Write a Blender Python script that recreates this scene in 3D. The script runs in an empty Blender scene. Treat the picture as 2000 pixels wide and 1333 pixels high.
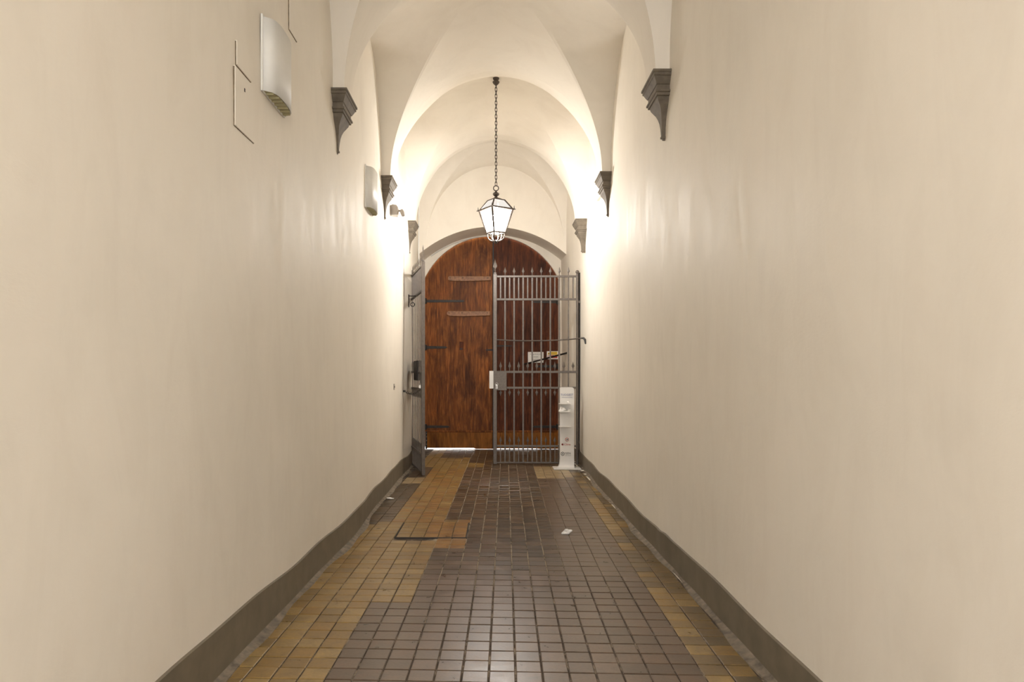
import bpy, bmesh, math, random
from math import sin, cos, pi, sqrt, exp, radians
from mathutils import Vector, Matrix

random.seed(7)
scene = bpy.context.scene
C = scene.collection

# ------------------------------------------------------------------ camera
F = 1400.0                     # focal length in pixels of a 2000 px wide frame
EYE = 1.4
cd = bpy.data.cameras.new('camera')
cam = bpy.data.objects.new('camera', cd)
C.objects.link(cam)
cam.location = (0, 0, EYE)
cam.rotation_euler = (pi / 2, 0, 0)
cd.sensor_width = 36
cd.lens = F / 2000 * 36
cd.shift_x = 0.0165
cd.shift_y = 0.03175
cd.clip_start = 0.05
scene.camera = cam

# ------------------------------------------------------------------ world (plain overcast daylight at both ends of the passage)
w = bpy.data.worlds.new('world')
scene.world = w
w.use_nodes = True
bg = w.node_tree.nodes['Background']
bg.inputs[0].default_value = (1.0, 0.975, 0.94, 1)
bg.inputs[1].default_value = 6.0

vs = scene.view_settings
vs.view_transform = 'Standard'
vs.look = 'None'
vs.exposure = 0.12
vs.gamma = 1.0
vs.use_curve_mapping = False

LAMP_STRENGTH = 710.0          # the bulb inside the lantern


def P(px, py, d):
    return Vector(((px - 967) * d / F, d, EYE + (730 - py) * d / F))


# ------------------------------------------------------------------ materials
def new_mat(name):
    m = bpy.data.materials.new(name)
    m.use_nodes = True
    nt = m.node_tree
    b = nt.nodes['Principled BSDF']
    return m, nt, b


def N(nt, t, **kw):
    n = nt.nodes.new(t)
    for k, v in kw.items():
        setattr(n, k, v)
    return n


def pos(nt, scale=(1, 1, 1), obj=False):
    mp = N(nt, 'ShaderNodeMapping')
    mp.inputs['Scale'].default_value = scale
    if obj:
        tc = N(nt, 'ShaderNodeTexCoord')
        nt.links.new(tc.outputs['Object'], mp.inputs['Vector'])
    else:
        g = N(nt, 'ShaderNodeNewGeometry')
        nt.links.new(g.outputs['Position'], mp.inputs['Vector'])
    return mp.outputs[0]


def noise(nt, vec, scale, detail=4, rough=0.55, dist=0.0):
    n = N(nt, 'ShaderNodeTexNoise')
    n.inputs['Scale'].default_value = scale
    n.inputs['Detail'].default_value = detail
    n.inputs['Roughness'].default_value = rough
    n.inputs['Distortion'].default_value = dist
    nt.links.new(vec, n.inputs['Vector'])
    return n.outputs['Fac']


def ramp(nt, fac, stops):
    r = N(nt, 'ShaderNodeValToRGB')
    e = r.color_ramp.elements
    while len(e) > 1:
        e.remove(e[-1])
    e[0].position = stops[0][0]
    e[0].color = (*stops[0][1], 1)
    for p, c in stops[1:]:
        x = e.new(p)
        x.color = (*c, 1)
    nt.links.new(fac, r.inputs[0])
    return r.outputs[0]


def mix(nt, a, b, fac, mode='MIX'):
    m = N(nt, 'ShaderNodeMix', data_type='RGBA', blend_type=mode)
    for s, v in ((m.inputs[0], fac), (m.inputs[6], a), (m.inputs[7], b)):
        if hasattr(v, 'is_linked'):
            nt.links.new(v, s)
        elif isinstance(v, (int, float)):
            s.default_value = v
        else:
            s.default_value = (*v, 1)
    return m.outputs[2]


def mrange(nt, v, a, b, c=0.0, d=1.0):
    m = N(nt, 'ShaderNodeMapRange')
    nt.links.new(v, m.inputs[0])
    for i, x in enumerate((a, b, c, d)):
        m.inputs[i + 1].default_value = x
    return m.outputs[0]


def bump(nt, b, h, strength, dist):
    n = N(nt, 'ShaderNodeBump')
    n.inputs['Strength'].default_value = strength
    n.inputs['Distance'].default_value = dist
    nt.links.new(h, n.inputs['Height'])
    nt.links.new(n.outputs[0], b.inputs['Normal'])


def simple(name, col, rough=0.5, metal=0.0, var=0.12, scale=14, spec=0.5):
    m, nt, b = new_mat(name)
    f = noise(nt, pos(nt), scale, 4)
    lo = tuple(c * (1 - var) for c in col)
    hi = tuple(min(1, c * (1 + var)) for c in col)
    nt.links.new(ramp(nt, f, [(0.3, lo), (0.7, hi)]), b.inputs['Base Color'])
    b.inputs['Roughness'].default_value = rough
    b.inputs['Metallic'].default_value = metal
    b.inputs['Specular IOR Level'].default_value = spec
    return m


def plaster(name, col, rough, spec=0.5):
    m, nt, b = new_mat(name)
    v = pos(nt)
    big = noise(nt, v, 0.9, 5, 0.6, 0.4)
    streak = noise(nt, pos(nt, (1.0, 1.6, 0.5)), 2.6, 6, 0.65, 0.8)
    c1 = ramp(nt, big, [(0.28, tuple(c * 0.95 for c in col)), (0.5, col), (0.75, (col[0] * 1.03, col[1] * 1.02, col[2] * 1.02))])
    c2 = ramp(nt, streak, [(0.25, (0.95, 0.94, 0.93)), (0.55, (1, 1, 1)), (0.8, (1.0, 0.985, 0.975))])
    col_out = mix(nt, c1, c2, 1.0, 'MULTIPLY')
    nt.links.new(col_out, b.inputs['Base Color'])
    nt.links.new(mrange(nt, streak, 0.3, 0.7, rough - 0.06, rough + 0.10), b.inputs['Roughness'])
    b.inputs['Specular IOR Level'].default_value = spec
    h1 = noise(nt, v, 3.2, 5, 0.5, 0.5)
    h2 = noise(nt, pos(nt, (1, 1, 2.0)), 38, 4, 0.6)
    hh = mix(nt, h1, h2, 0.10)
    bump(nt, b, hh, 0.16, 0.03)
    return m


M = {}
M['wall'] = plaster('plaster_wall_paint', (0.868, 0.812, 0.717), 0.58, 0.35)
M['vault'] = plaster('plaster_vault_paint', (0.868, 0.813, 0.72), 0.7, 0.3)
M['base'] = simple('skirting_paint', (0.175, 0.146, 0.106), 0.55, 0, 0.14, 7)
M['mortar'] = simple('mortar_strip', (0.19, 0.155, 0.115), 0.8, 0, 0.45, 16)
M['stone'] = simple('grey_sandstone', (0.150, 0.124, 0.092), 0.75, 0, 0.2, 18)
M['iron'] = simple('gate_iron_paint', (0.120, 0.100, 0.086), 0.45, 0.2, 0.15, 30)
M['darkiron'] = simple('dark_iron', (0.035, 0.030, 0.027), 0.5, 0.5, 0.25, 30)
M['bronze'] = simple('lantern_bronze', (0.075, 0.058, 0.048), 0.45, 0.5, 0.2, 40)
M['white'] = simple('white_plastic', (0.66, 0.64, 0.61), 0.4, 0, 0.02, 8)
M['offwhite'] = simple('off_white_enamel', (0.80, 0.79, 0.75), 0.5, 0, 0.03, 8)
M['grille'] = simple('yellowed_grille', (0.42, 0.38, 0.22), 0.5, 0, 0.1, 20)
M['greyplastic'] = simple('grey_plastic', (0.38, 0.34, 0.30), 0.5, 0, 0.06, 20)
M['black'] = simple('black_plastic', (0.02, 0.019, 0.018), 0.5, 0, 0.1, 20)
M['paper'] = simple('paper', (0.85, 0.83, 0.80), 0.8, 0, 0.02, 20)
M['yellow'] = simple('sign_yellow', (0.70, 0.47, 0.03), 0.45, 0, 0.03, 20)
M['red'] = simple('sign_red', (0.45, 0.04, 0.03), 0.45, 0, 0.05, 20)
M['ink'] = simple('black_ink', (0.03, 0.03, 0.035), 0.7, 0, 0.05, 20)
M['blueink'] = simple('blue_ink', (0.06, 0.10, 0.28), 0.6, 0, 0.05, 20)
M['green'] = simple('green_label', (0.10, 0.30, 0.12), 0.6, 0, 0.05, 20)
M['chrome'] = simple('chrome', (0.50, 0.48, 0.46), 0.35, 1.0, 0.02, 20)
M['street'] = simple('street_stone', (0.45, 0.45, 0.47), 0.8, 0, 0.12, 6)
M['gap'] = simple('dark_gap', (0.05, 0.04, 0.03), 0.9, 0, 0.1, 20)
M['seam'] = simple('painted_seam', (0.20, 0.155, 0.10), 0.9, 0, 0.5, 30)
M['batten'] = simple('worn_batten_wood', (0.27, 0.125, 0.055), 0.5, 0, 0.35, 25)


def emit(name, col, s):
    m, nt, b = new_mat(name)
    b.inputs['Base Color'].default_value = (0.85, 0.83, 0.8, 1)
    b.inputs['Emission Color'].default_value = (*col, 1)
    b.inputs['Emission Strength'].default_value = s
    return m


M['bulb'] = emit('lamp_bulb', (1.0, 0.955, 0.90), LAMP_STRENGTH)


def lit_glass(name, glow, clear):
    m, nt, b = new_mat(name)
    out = nt.nodes['Material Output']
    nt.nodes.remove(b)
    b = N(nt, 'ShaderNodeEmission')
    b.inputs[0].default_value = (1.0, 0.93, 0.85, 1)
    b.inputs[1].default_value = glow
    tr = N(nt, 'ShaderNodeBsdfTransparent')
    mx = N(nt, 'ShaderNodeMixShader')
    mx.inputs[0].default_value = clear
    nt.links.new(b.outputs[0], mx.inputs[1])
    nt.links.new(tr.outputs[0], mx.inputs[2])
    nt.links.new(mx.outputs[0], out.inputs[0])
    return m


M['pane'] = lit_glass('lit_frosted_pane', 6.0, 0.80)
M['roofpane'] = lit_glass('lit_roof_pane', 0.85, 0.25)


def glass_sheet():
    m, nt, b = new_mat('clear_acrylic')
    out = nt.nodes['Material Output']
    nt.nodes.remove(b)
    tr = N(nt, 'ShaderNodeBsdfTransparent')
    tr.inputs[0].default_value = (0.965, 0.965, 0.965, 1)
    gl = N(nt, 'ShaderNodeBsdfGlossy')
    gl.inputs['Roughness'].default_value = 0.06
    mx = N(nt, 'ShaderNodeMixShader')
    mx.inputs[0].default_value = 0.06
    nt.links.new(tr.outputs[0], mx.inputs[1])
    nt.links.new(gl.outputs[0], mx.inputs[2])
    nt.links.new(mx.outputs[0], out.inputs[0])
    return m


M['acrylic'] = glass_sheet()


def wood(name, dark, mid, light, rough):
    m, nt, b = new_mat(name)
    oi = N(nt, 'ShaderNodeObjectInfo')
    add = N(nt, 'ShaderNodeVectorMath', operation='ADD')
    sc = N(nt, 'ShaderNodeVectorMath', operation='SCALE')
    comb = N(nt, 'ShaderNodeCombineXYZ')
    for i in range(3):
        nt.links.new(oi.outputs['Random'], comb.inputs[i])
    nt.links.new(comb.outputs[0], sc.inputs[0])
    sc.inputs['Scale'].default_value = 9.0
    nt.links.new(pos(nt), add.inputs[0])
    nt.links.new(sc.outputs[0], add.inputs[1])
    mp = N(nt, 'ShaderNodeMapping')
    mp.inputs['Scale'].default_value = (9, 9, 0.9)
    nt.links.new(add.outputs[0], mp.inputs[0])
    f = noise(nt, mp.outputs[0], 3.4, 8, 0.68, 0.5)
    mp2 = N(nt, 'ShaderNodeMapping')
    mp2.inputs['Scale'].default_value = (2.2, 2.2, 0.9)
    nt.links.new(add.outputs[0], mp2.inputs[0])
    g = noise(nt, mp2.outputs[0], 1.7, 4, 0.6, 0.8)
    c1 = ramp(nt, f, [(0.28, dark), (0.5, mid), (0.72, light)])
    c2 = ramp(nt, g, [(0.3, (0.45, 0.42, 0.42)), (0.52, (1, 1, 1)), (0.75, (1.25, 1.15, 1.0))])
    c3 = mix(nt, c1, c2, 1.0, 'MULTIPLY')
    c4 = mix(nt, c3, (0.7, 0.66, 0.64), mrange(nt, oi.outputs['Random'], 0, 1, 0, 0.5), 'MULTIPLY')
    nt.links.new(c4, b.inputs['Base Color'])
    b.inputs['Roughness'].default_value = rough
    b.inputs['Specular IOR Level'].default_value = 0.16
    bump(nt, b, f, 0.35, 0.006)
    return m


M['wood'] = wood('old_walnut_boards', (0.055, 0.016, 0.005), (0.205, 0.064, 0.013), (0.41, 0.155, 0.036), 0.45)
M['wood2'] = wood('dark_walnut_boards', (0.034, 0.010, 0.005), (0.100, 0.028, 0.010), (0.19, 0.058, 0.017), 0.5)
M['kick'] = wood('amber_kick_board', (0.130, 0.044, 0.007), (0.26, 0.095, 0.014), (0.36, 0.140, 0.024), 0.45)


def tile_mat():
    m, nt, b = new_mat('glazed_tile')
    at = N(nt, 'ShaderNodeAttribute', attribute_name='tint')
    v = pos(nt)
    f = noise(nt, v, 9, 6, 0.65, 0.5)
    g = noise(nt, v, 60, 4, 0.6)
    c1 = ramp(nt, f, [(0.25, (0.60, 0.58, 0.56)), (0.5, (1, 1, 1)), (0.78, (1.3, 1.25, 1.18))])
    c2 = ramp(nt, g, [(0.3, (0.86, 0.85, 0.84)), (0.6, (1.05, 1.05, 1.05))])
    c = mix(nt, mix(nt, at.outputs['Color'], c1, 1.0, 'MULTIPLY'), c2, 1.0, 'MULTIPLY')
    nt.links.new(c, b.inputs['Base Color'])
    nt.links.new(mrange(nt, f, 0.25, 0.75, 0.25, 0.40), b.inputs['Roughness'])
    b.inputs['Specular IOR Level'].default_value = 0.8
    hh = mix(nt, f, g, 0.3)
    bump(nt, b, hh, 0.22, 0.006)
    return m


M['tile'] = tile_mat()


def grout_mat():
    m, nt, b = new_mat('floor_grout')
    v = pos(nt)
    f = noise(nt, v, 6, 5, 0.7, 0.5)
    c = ramp(nt, f, [(0.35, (0.035, 0.024, 0.016)), (0.52, (0.085, 0.062, 0.045)), (0.66, (0.34, 0.28, 0.21))])
    # pale cement was used for the joints of the middle stretch
    g = N(nt, 'ShaderNodeNewGeometry')
    sx = N(nt, 'ShaderNodeSeparateXYZ')
    nt.links.new(g.outputs['Position'], sx.inputs[0])
    ab = N(nt, 'ShaderNodeMath', operation='ABSOLUTE')
    nt.links.new(sx.outputs[0], ab.inputs[0])
    k1 = mrange(nt, sx.outputs[1], 4.6, 5.2)
    k2 = mrange(nt, ab.outputs[0], 0.62, 0.50)
    k3 = mrange(nt, f, 0.40, 0.52)
    m1 = N(nt, 'ShaderNodeMath', operation='MULTIPLY')
    nt.links.new(k1, m1.inputs[0])
    nt.links.new(k2, m1.inputs[1])
    m2 = N(nt, 'ShaderNodeMath', operation='MULTIPLY')
    nt.links.new(m1.outputs[0], m2.inputs[0])
    nt.links.new(k3, m2.inputs[1])
    c = mix(nt, c, (0.42, 0.35, 0.26), m2.outputs[0])
    nt.links.new(c, b.inputs['Base Color'])
    b.inputs['Roughness'].default_value = 0.9
    return m


M['grout'] = grout_mat()


# ------------------------------------------------------------------ mesh helpers
class MB:
    def __init__(self):
        self.v, self.f = [], []

    def add(self, vs, fs):
        o = len(self.v)
        self.v += [tuple(p) for p in vs]
        self.f += [tuple(i + o for i in q) for q in fs]
        return self

    def box(self, x0, x1, y0, y1, z0, z1):
        vs = [(x0, y0, z0), (x1, y0, z0), (x1, y1, z0), (x0, y1, z0), (x0, y0, z1), (x1, y0, z1), (x1, y1, z1), (x0, y1, z1)]
        return self.add(vs, [(3, 2, 1, 0), (4, 5, 6, 7), (0, 1, 5, 4), (1, 2, 6, 5), (2, 3, 7, 6), (3, 0, 4, 7)])

    def cbox(self, x0, x1, y0, y1, z0, z1, c=0.003):
        """box with chamfered edges"""
        bm = bmesh.new()
        bmesh.ops.create_cube(bm, size=1)
        for q in bm.verts:
            q.co = ((x0 + x1) / 2 + q.co.x * (x1 - x0), (y0 + y1) / 2 + q.co.y * (y1 - y0), (z0 + z1) / 2 + q.co.z * (z1 - z0))
        bmesh.ops.bevel(bm, geom=bm.edges[:], offset=c, segments=1, affect='EDGES')
        bm.verts.index_update()
        self.add([q.co.copy() for q in bm.verts], [[q.index for q in fc.verts] for fc in bm.faces])
        bm.free()
        return self

    def lathe(self, prof, n=16, c=(0, 0, 0)):
        vs, fs = [], []
        for r, z in prof:
            for i in range(n):
                a = 2 * pi * i / n
                vs.append((c[0] + r * cos(a), c[1] + r * sin(a), c[2] + z))
        for k in range(len(prof) - 1):
            for i in range(n):
                j = (i + 1) % n
                fs.append((k * n + i, k * n + j, (k + 1) * n + j, (k + 1) * n + i))
        fs.append(tuple(range(n - 1, -1, -1)))
        fs.append(tuple((len(prof) - 1) * n + i for i in range(n)))
        return self.add(vs, fs)

    def tube(self, pts, r, n=8, closed=False):
        pts = [Vector(p) for p in pts]
        m = len(pts)
        rs = r if isinstance(r, (list, tuple)) else [r] * m
        vs, fs = [], []
        prev = None
        for i, p in enumerate(pts):
            if closed:
                t = pts[(i + 1) % m] - pts[i - 1]
            else:
                t = pts[min(i + 1, m - 1)] - pts[max(i - 1, 0)]
            t.normalize()
            if prev is None:
                a = t.orthogonal().normalized()
            else:
                a = (prev - t * prev.dot(t)).normalized()
            prev = a
            b = t.cross(a)
            for k in range(n):
                q = 2 * pi * k / n
                vs.append(p + (a * cos(q) + b * sin(q)) * rs[i])
        last = m if closed else m - 1
        for i in range(last):
            for k in range(n):
                j = (k + 1) % n
                i2 = (i + 1) % m
                fs.append((i * n + k, i * n + j, i2 * n + j, i2 * n + k))
        if not closed:
            fs.append(tuple(range(n - 1, -1, -1)))
            fs.append(tuple((m - 1) * n + k for k in range(n)))
        return self.add(vs, fs)

    def prism_xz(self, poly, y0, y1):
        n = len(poly)
        vs = [(x, y0, z) for x, z in poly] + [(x, y1, z) for x, z in poly]
        fs = [tuple(range(n)), tuple(range(2 * n - 1, n - 1, -1))]
        for i in range(n):
            j = (i + 1) % n
            fs.append((i, i + n, j + n, j))
        return self.add(vs, fs)

    def mesh(self, name, smooth=None):
        me = bpy.data.meshes.new(name)
        me.from_pydata(self.v, [], self.f)
        me.validate()
        bm = bmesh.new()
        bm.from_mesh(me)
        bmesh.ops.recalc_face_normals(bm, faces=bm.faces[:])
        bm.to_mesh(me)
        bm.free()
        if smooth is not None:
            me.polygons.foreach_set('use_smooth', [True] * len(me.polygons))
            me.set_sharp_from_angle(angle=radians(smooth))
        return me


def obj(name, mb, mat, parent=None, smooth=None):
    me = mb.mesh(name, smooth) if isinstance(mb, MB) else mb
    o = bpy.data.objects.new(name, me)
    C.objects.link(o)
    if mat is not None and not me.materials:
        me.materials.append(M[mat])
    if parent:
        o.parent = parent
    return o


def empty(name, loc, rz=0.0):
    o = bpy.data.objects.new(name, None)
    C.objects.link(o)
    o.location = loc
    o.rotation_euler = (0, 0, rz)
    o.empty_display_size = 0.1
    return o


def tag(o, label=None, cat=None, group=None, kind=None):
    for k, v in (('label', label), ('category', cat), ('group', group), ('kind', kind)):
        if v:
            o[k] = v
    return o


def text_mesh(body, size, align='LEFT', extrude=0.0006):
    cu = bpy.data.curves.new('lettering', 'FONT')
    cu.body = body
    cu.size = size
    cu.extrude = extrude
    cu.align_x = align
    cu.resolution_u = 2
    t = bpy.data.objects.new('lettering_tmp', cu)
    C.objects.link(t)
    bpy.context.view_layer.update()
    me = bpy.data.meshes.new_from_object(t)
    bpy.data.objects.remove(t)
    bpy.data.curves.remove(cu)
    me.materials.clear()
    # lettering lies in the x/z plane and faces -y
    me.transform(Matrix.Rotation(pi / 2, 4, 'X'))
    return me


def lettering(body, size, mat, parent, loc, align='LEFT'):
    me = text_mesh(body, size, align)
    o = obj('lettering', me, mat, parent)
    o.location = loc
    return o


def smooth01(t):
    t = max(0.0, min(1.0, t))
    return t * t * (3 - 2 * t)


# ------------------------------------------------------------------ the passage: walls, skirting, floor, vaults
HW = 1.267
Y_OPEN = -2.2
Y_END = 12.3
Y_DOOR = 13.2


def wl(y, z):
    x = -HW - 0.042 * smooth01((y - 10.2) / 2.0)
    x += 0.055 * exp(-((y - 6.1) / 1.1) ** 2) * exp(-(z / 1.0) ** 2)
    x += 0.005 * sin(1.7 * y + 0.9 * z) + 0.004 * sin(3.1 * y - 2.1 * z + 1.0)
    return x


def wr(y, z):
    x = HW + 0.010 + 0.032 * smooth01((y - 8.6) / 1.6) - 0.087 * smooth01((y - 11.1) / 1.1)
    x -= 0.022 * exp(-((y - 5.35) / 0.22) ** 2) * exp(-((z - 0.2) / 0.16) ** 2)
    x += 0.005 * sin(1.4 * y - 0.8 * z + 2) + 0.004 * sin(2.7 * y + 1.9 * z)
    return x


def side_wall(name, fn, sgn):
    mb = MB()
    ys = [Y_OPEN + i * 0.1 for i in range(int((Y_DOOR + 0.04 - Y_OPEN) / 0.1) + 1)] + [Y_DOOR + 0.04]
    zs = [i * 0.1 for i in range(51)]
    vs = [(fn(y, z), y, z) for y in ys for z in zs]
    nz = len(zs)
    fs = []
    for i in range(len(ys) - 1):
        for j in range(nz - 1):
            fs.append((i * nz + j, (i + 1) * nz + j, (i + 1) * nz + j + 1, i * nz + j + 1))
    # outer skin, 0.3 m thick
    o = len(vs)
    X = sgn * 1.6
    vs += [(X, ys[0], 0), (X, ys[-1], 0), (X, ys[-1], 5.0), (X, ys[0], 5.0)]
    a, b, c, d = 0, (len(ys) - 1) * nz, len(ys) * nz - 1, nz - 1
    fs += [(o, o + 3, o + 2, o + 1), (a, o, o + 1, b), (d, c, o + 2, o + 3)]
    fs += [tuple(range(a, nz)) + (o + 3, o), tuple(range(c, b - 1, -1)) + (o + 1, o + 2)]
    mb.add(vs, fs)
    ob = obj(name, mb, 'wall', smooth=40)
    tag(ob, kind='structure')
    return ob


side_wall('wall_left', wl, -1)
side_wall('wall_right', wr, 1)


def skirting(name, fn, sgn, hfun, y1):
    mb = MB()
    ys = [Y_OPEN + i * 0.06 for i in range(int((y1 - Y_OPEN) / 0.06) + 1)]
    vs, fs = [], []
    for y in ys:
        h = hfun(y)
        t = 0.014
        vs += [(fn(y, 0) - sgn * t, y, 0.0), (fn(y, h * 0.5) - sgn * t, y, h * 0.5), (fn(y, h) - sgn * t, y, h - 0.004), (fn(y, h) + sgn * 0.01, y, h)]
    for i in range(len(ys) - 1):
        for j in range(3):
            fs.append((i * 4 + j, (i + 1) * 4 + j, (i + 1) * 4 + j + 1, i * 4 + j + 1))
    mb.add(vs, fs)
    return tag(obj(name, mb, 'base', smooth=40), kind='structure')


skirting('baseboard_left', wl, -1, lambda y: 0.222 + 0.010 * sin(2.1 * y + 1) + 0.006 * sin(5.3 * y) - 0.02 * exp(-((y - 6.2) / 0.8) ** 2) + 0.02 * smooth01((4 - y) / 1.5), 11.6)
skirting('baseboard_right', wr, 1, lambda y: 0.200 + 0.007 * sin(1.8 * y) + 0.005 * sin(4.7 * y + 1) + 0.016 * exp(-((y - 5.3) / 0.12) ** 2), 11.6)

# grid of the tiling: columns drift a little to the right, rows are a little skew to the walls
PIT, PITY = 0.1248, 0.1242
X0, CD, RD = -0.077, 0.0143, -0.045
D0 = 3.368


def gx(k, d):
    return X0 + CD * d + PIT * k


def gpt(k, j):
    d = D0 + PITY * j
    x = gx(k, d)
    return x, d + RD * x


def mortar(name, fn, sgn):
    mb = MB()
    vs, fs = [], []
    ys = [Y_OPEN + i * 0.08 for i in range(int((11.0 - Y_OPEN) / 0.08) + 1)]
    for y in ys:
        wv = 0.022 + 0.012 * sin(2.3 * y) + 0.010 * sin(7.1 * y + sgn)
        x = fn(y, 0) - sgn * 0.012
        vs += [(x, y, 0.022), (x - sgn * wv * 0.5, y, 0.012 + 0.004 * sin(9 * y)), (x - sgn * (wv + 0.012), y, 0.004), (x - sgn * (wv + 0.014), y, -0.006)]
    for i in range(len(ys) - 1):
        for j in range(3):
            fs.append((i * 4 + j, (i + 1) * 4 + j, (i + 1) * 4 + j + 1, i * 4 + j + 1))
    mb.add(vs, fs)
    return tag(obj(name, mb, 'mortar', smooth=60), kind='structure')


mortar('trim_1', wl, -1)
mortar('trim_2', wr, 1)

floor = tag(obj('floor', MB().box(-1.6, 1.6, Y_OPEN - 0.0, 13.30, -0.12, -0.0045), 'grout'), kind='structure')

TINTS = {
    'yellow': [(0.270, 0.170, 0.052), (0.240, 0.146, 0.040), (0.290, 0.188, 0.060), (0.220, 0.140, 0.044), (0.255, 0.150, 0.036), (0.30, 0.200, 0.070)],
    'ochre': [(0.265, 0.138, 0.032), (0.300, 0.160, 0.036), (0.24, 0.128, 0.036)],
    'brown': [(0.108, 0.068, 0.042), (0.120, 0.078, 0.050), (0.095, 0.060, 0.036), (0.130, 0.084, 0.055), (0.116, 0.071, 0.043)],
    'dark': [(0.070, 0.044, 0.021), (0.084, 0.053, 0.026), (0.058, 0.038, 0.019), (0.100, 0.060, 0.027)],
    'smooth': [(0.118, 0.076, 0.044), (0.127, 0.082, 0.048), (0.110, 0.071, 0.041)],
    'dirty': [(0.135, 0.088, 0.036), (0.165, 0.108, 0.042), (0.112, 0.078, 0.036)],
    'pale': [(0.36, 0.265, 0.14), (0.33, 0.235, 0.12)],
}


def tile_class(k, d):
    if k >= 8:
        if d > 10.2:
            return 'dark'
        return 'dirty' if random.random() < (0.8 if k == 9 else 0.45) else 'yellow'
    if d > 11.9:
        return 'yellow' if k < -8 else 'dark'
    if d > 10.75:
        return 'yellow' if k < -4 or (k < -2 and d < 11.2) else 'dark'
    if 9.6 < d and 4 <= k < 8:
        return 'pale'
    if d > 6.71:
        if k < -8:
            return 'pale' if 9.15 < d < 9.6 else 'dark'
        if k < -4 or (d < 6.86 and k < -2):
            return 'ochre' if random.random() < 0.5 else 'yellow'
    elif d > 5.80:
        if k < -2:
            return 'ochre' if k > -5 else 'yellow'
    elif d > 4.36:
        if k < -4:
            return 'yellow'
    elif k < -6:
        return 'yellow'
    if d > 5.0 and k < 4:
        return 'dark' if (d < 9.0 or random.random() < 0.5) else 'brown'
    if d > 4.9 and k >= 4:
        return 'smooth'
    return 'brown'


def tile_geom(gap, dz=0.0, chip=False):
    """skewed square with a worn arris, origin at its centre; returns verts, faces"""
    a = Vector((PIT, RD * PIT)) * 0.5
    b = Vector((CD * PITY, PITY)) * 0.5
    su = 1 - gap / PIT
    e = 1 - (gap + 0.006) / PIT
    quad = [(-1, -1), (1, -1), (1, 1), (-1, 1)]
    if chip:
        quad = [(-1, -1), (1, -1), (1, 0.45), (0.72, 0.55), (0.55, 1), (-1, 1)]
    n = len(quad)
    bot = [(*(a * (q[0] * su) + b * (q[1] * su)), -0.012) for q in quad]
    mid = [(*(a * (q[0] * su) + b * (q[1] * su)), -0.0022 + dz) for q in quad]
    top = [(*(a * (q[0] * e) + b * (q[1] * e)), dz) for q in quad]
    vs = bot + mid + top
    fs = [tuple(range(2 * n, 3 * n))]
    for r in (0, n):
        for i in range(n):
            j = (i + 1) % n
            fs.append((r + i, r + j, r + n + j, r + n + i))
    return vs, fs


def add_tint(me, cols):
    at = me.color_attributes.new('tint', 'FLOAT_COLOR', 'CORNER')
    flat = []
    for p, c in zip(me.polygons, cols):
        flat += [c[0], c[1], c[2], 1.0] * p.loop_total
    at.data.foreach_set('color', flat)


TILE_MESH = {}


def tile_mesh(cls, i, chip=False):
    key = (cls, i, chip)
    if key not in TILE_MESH:
        vs, fs = tile_geom(0.0075, 0.0, chip)
        me = bpy.data.meshes.new('tile')
        me.from_pydata(vs, [], fs)
        add_tint(me, [TINTS[cls][i]] * len(fs))
        me.materials.append(M['tile'])
        TILE_MESH[key] = me
    return TILE_MESH[key]


# hatch position in tile units
HK0, HK1 = -7, -2
HD0, HD1 = 6.09, 6.71
cells = []
for j in range(-45, 80):
    for k in range(-10, 10):
        x, y = gpt(k + 0.5, j + 0.5)
        if y > 13.2 or y < Y_OPEN + 0.05:
            continue
        if HK0 <= k < HK1 and HD0 - 0.03 < y < HD1 + 0.03:
            continue
        cells.append((j, k, x, y))
front = [c for c in cells if 3.12 < c[3]]
front.sort(key=lambda c: c[3])
singles = set((c[0], c[1]) for c in front[:300])
field_v, field_f, field_c = [], [], []
for j, k, x, y in cells:
    cls = tile_class(k, y)
    i = random.randrange(len(TINTS[cls]))
    dz = random.uniform(-0.0012, 0.0012)
    if (j, k) in singles:
        chip = abs(x - 0.44) < 0.065 and abs(y - 4.23) < 0.065
        o = bpy.data.objects.new('tile', tile_mesh(cls, i, chip))
        C.objects.link(o)
        o.parent = floor
        o.location = (x, y, dz)
        o.rotation_euler = (random.gauss(0, 0.0035), random.gauss(0, 0.0035), random.gauss(0, 0.004))
    else:
        gap = 0.0022 if cls == 'smooth' else 0.006
        vs, fs = tile_geom(gap, dz)
        tx, ty, tr = random.gauss(0, 0.004), random.gauss(0, 0.004), random.gauss(0, 0.003)
        o = len(field_v)
        field_v += [(x + p[0] - tr * p[1], y + p[1] + tr * p[0], p[2] + tx * p[1] + ty * p[0]) for p in vs]
        field_f += [tuple(q + o for q in fc) for fc in fs]
        field_c += [TINTS[cls][i]] * len(fs)
me = bpy.data.meshes.new('tile_field')
me.from_pydata(field_v, [], field_f)
add_tint(me, field_c)
me.materials.append(M['tile'])
tf = obj('tile_field', me, None, floor)
tag(tf, kind='stuff')

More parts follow.
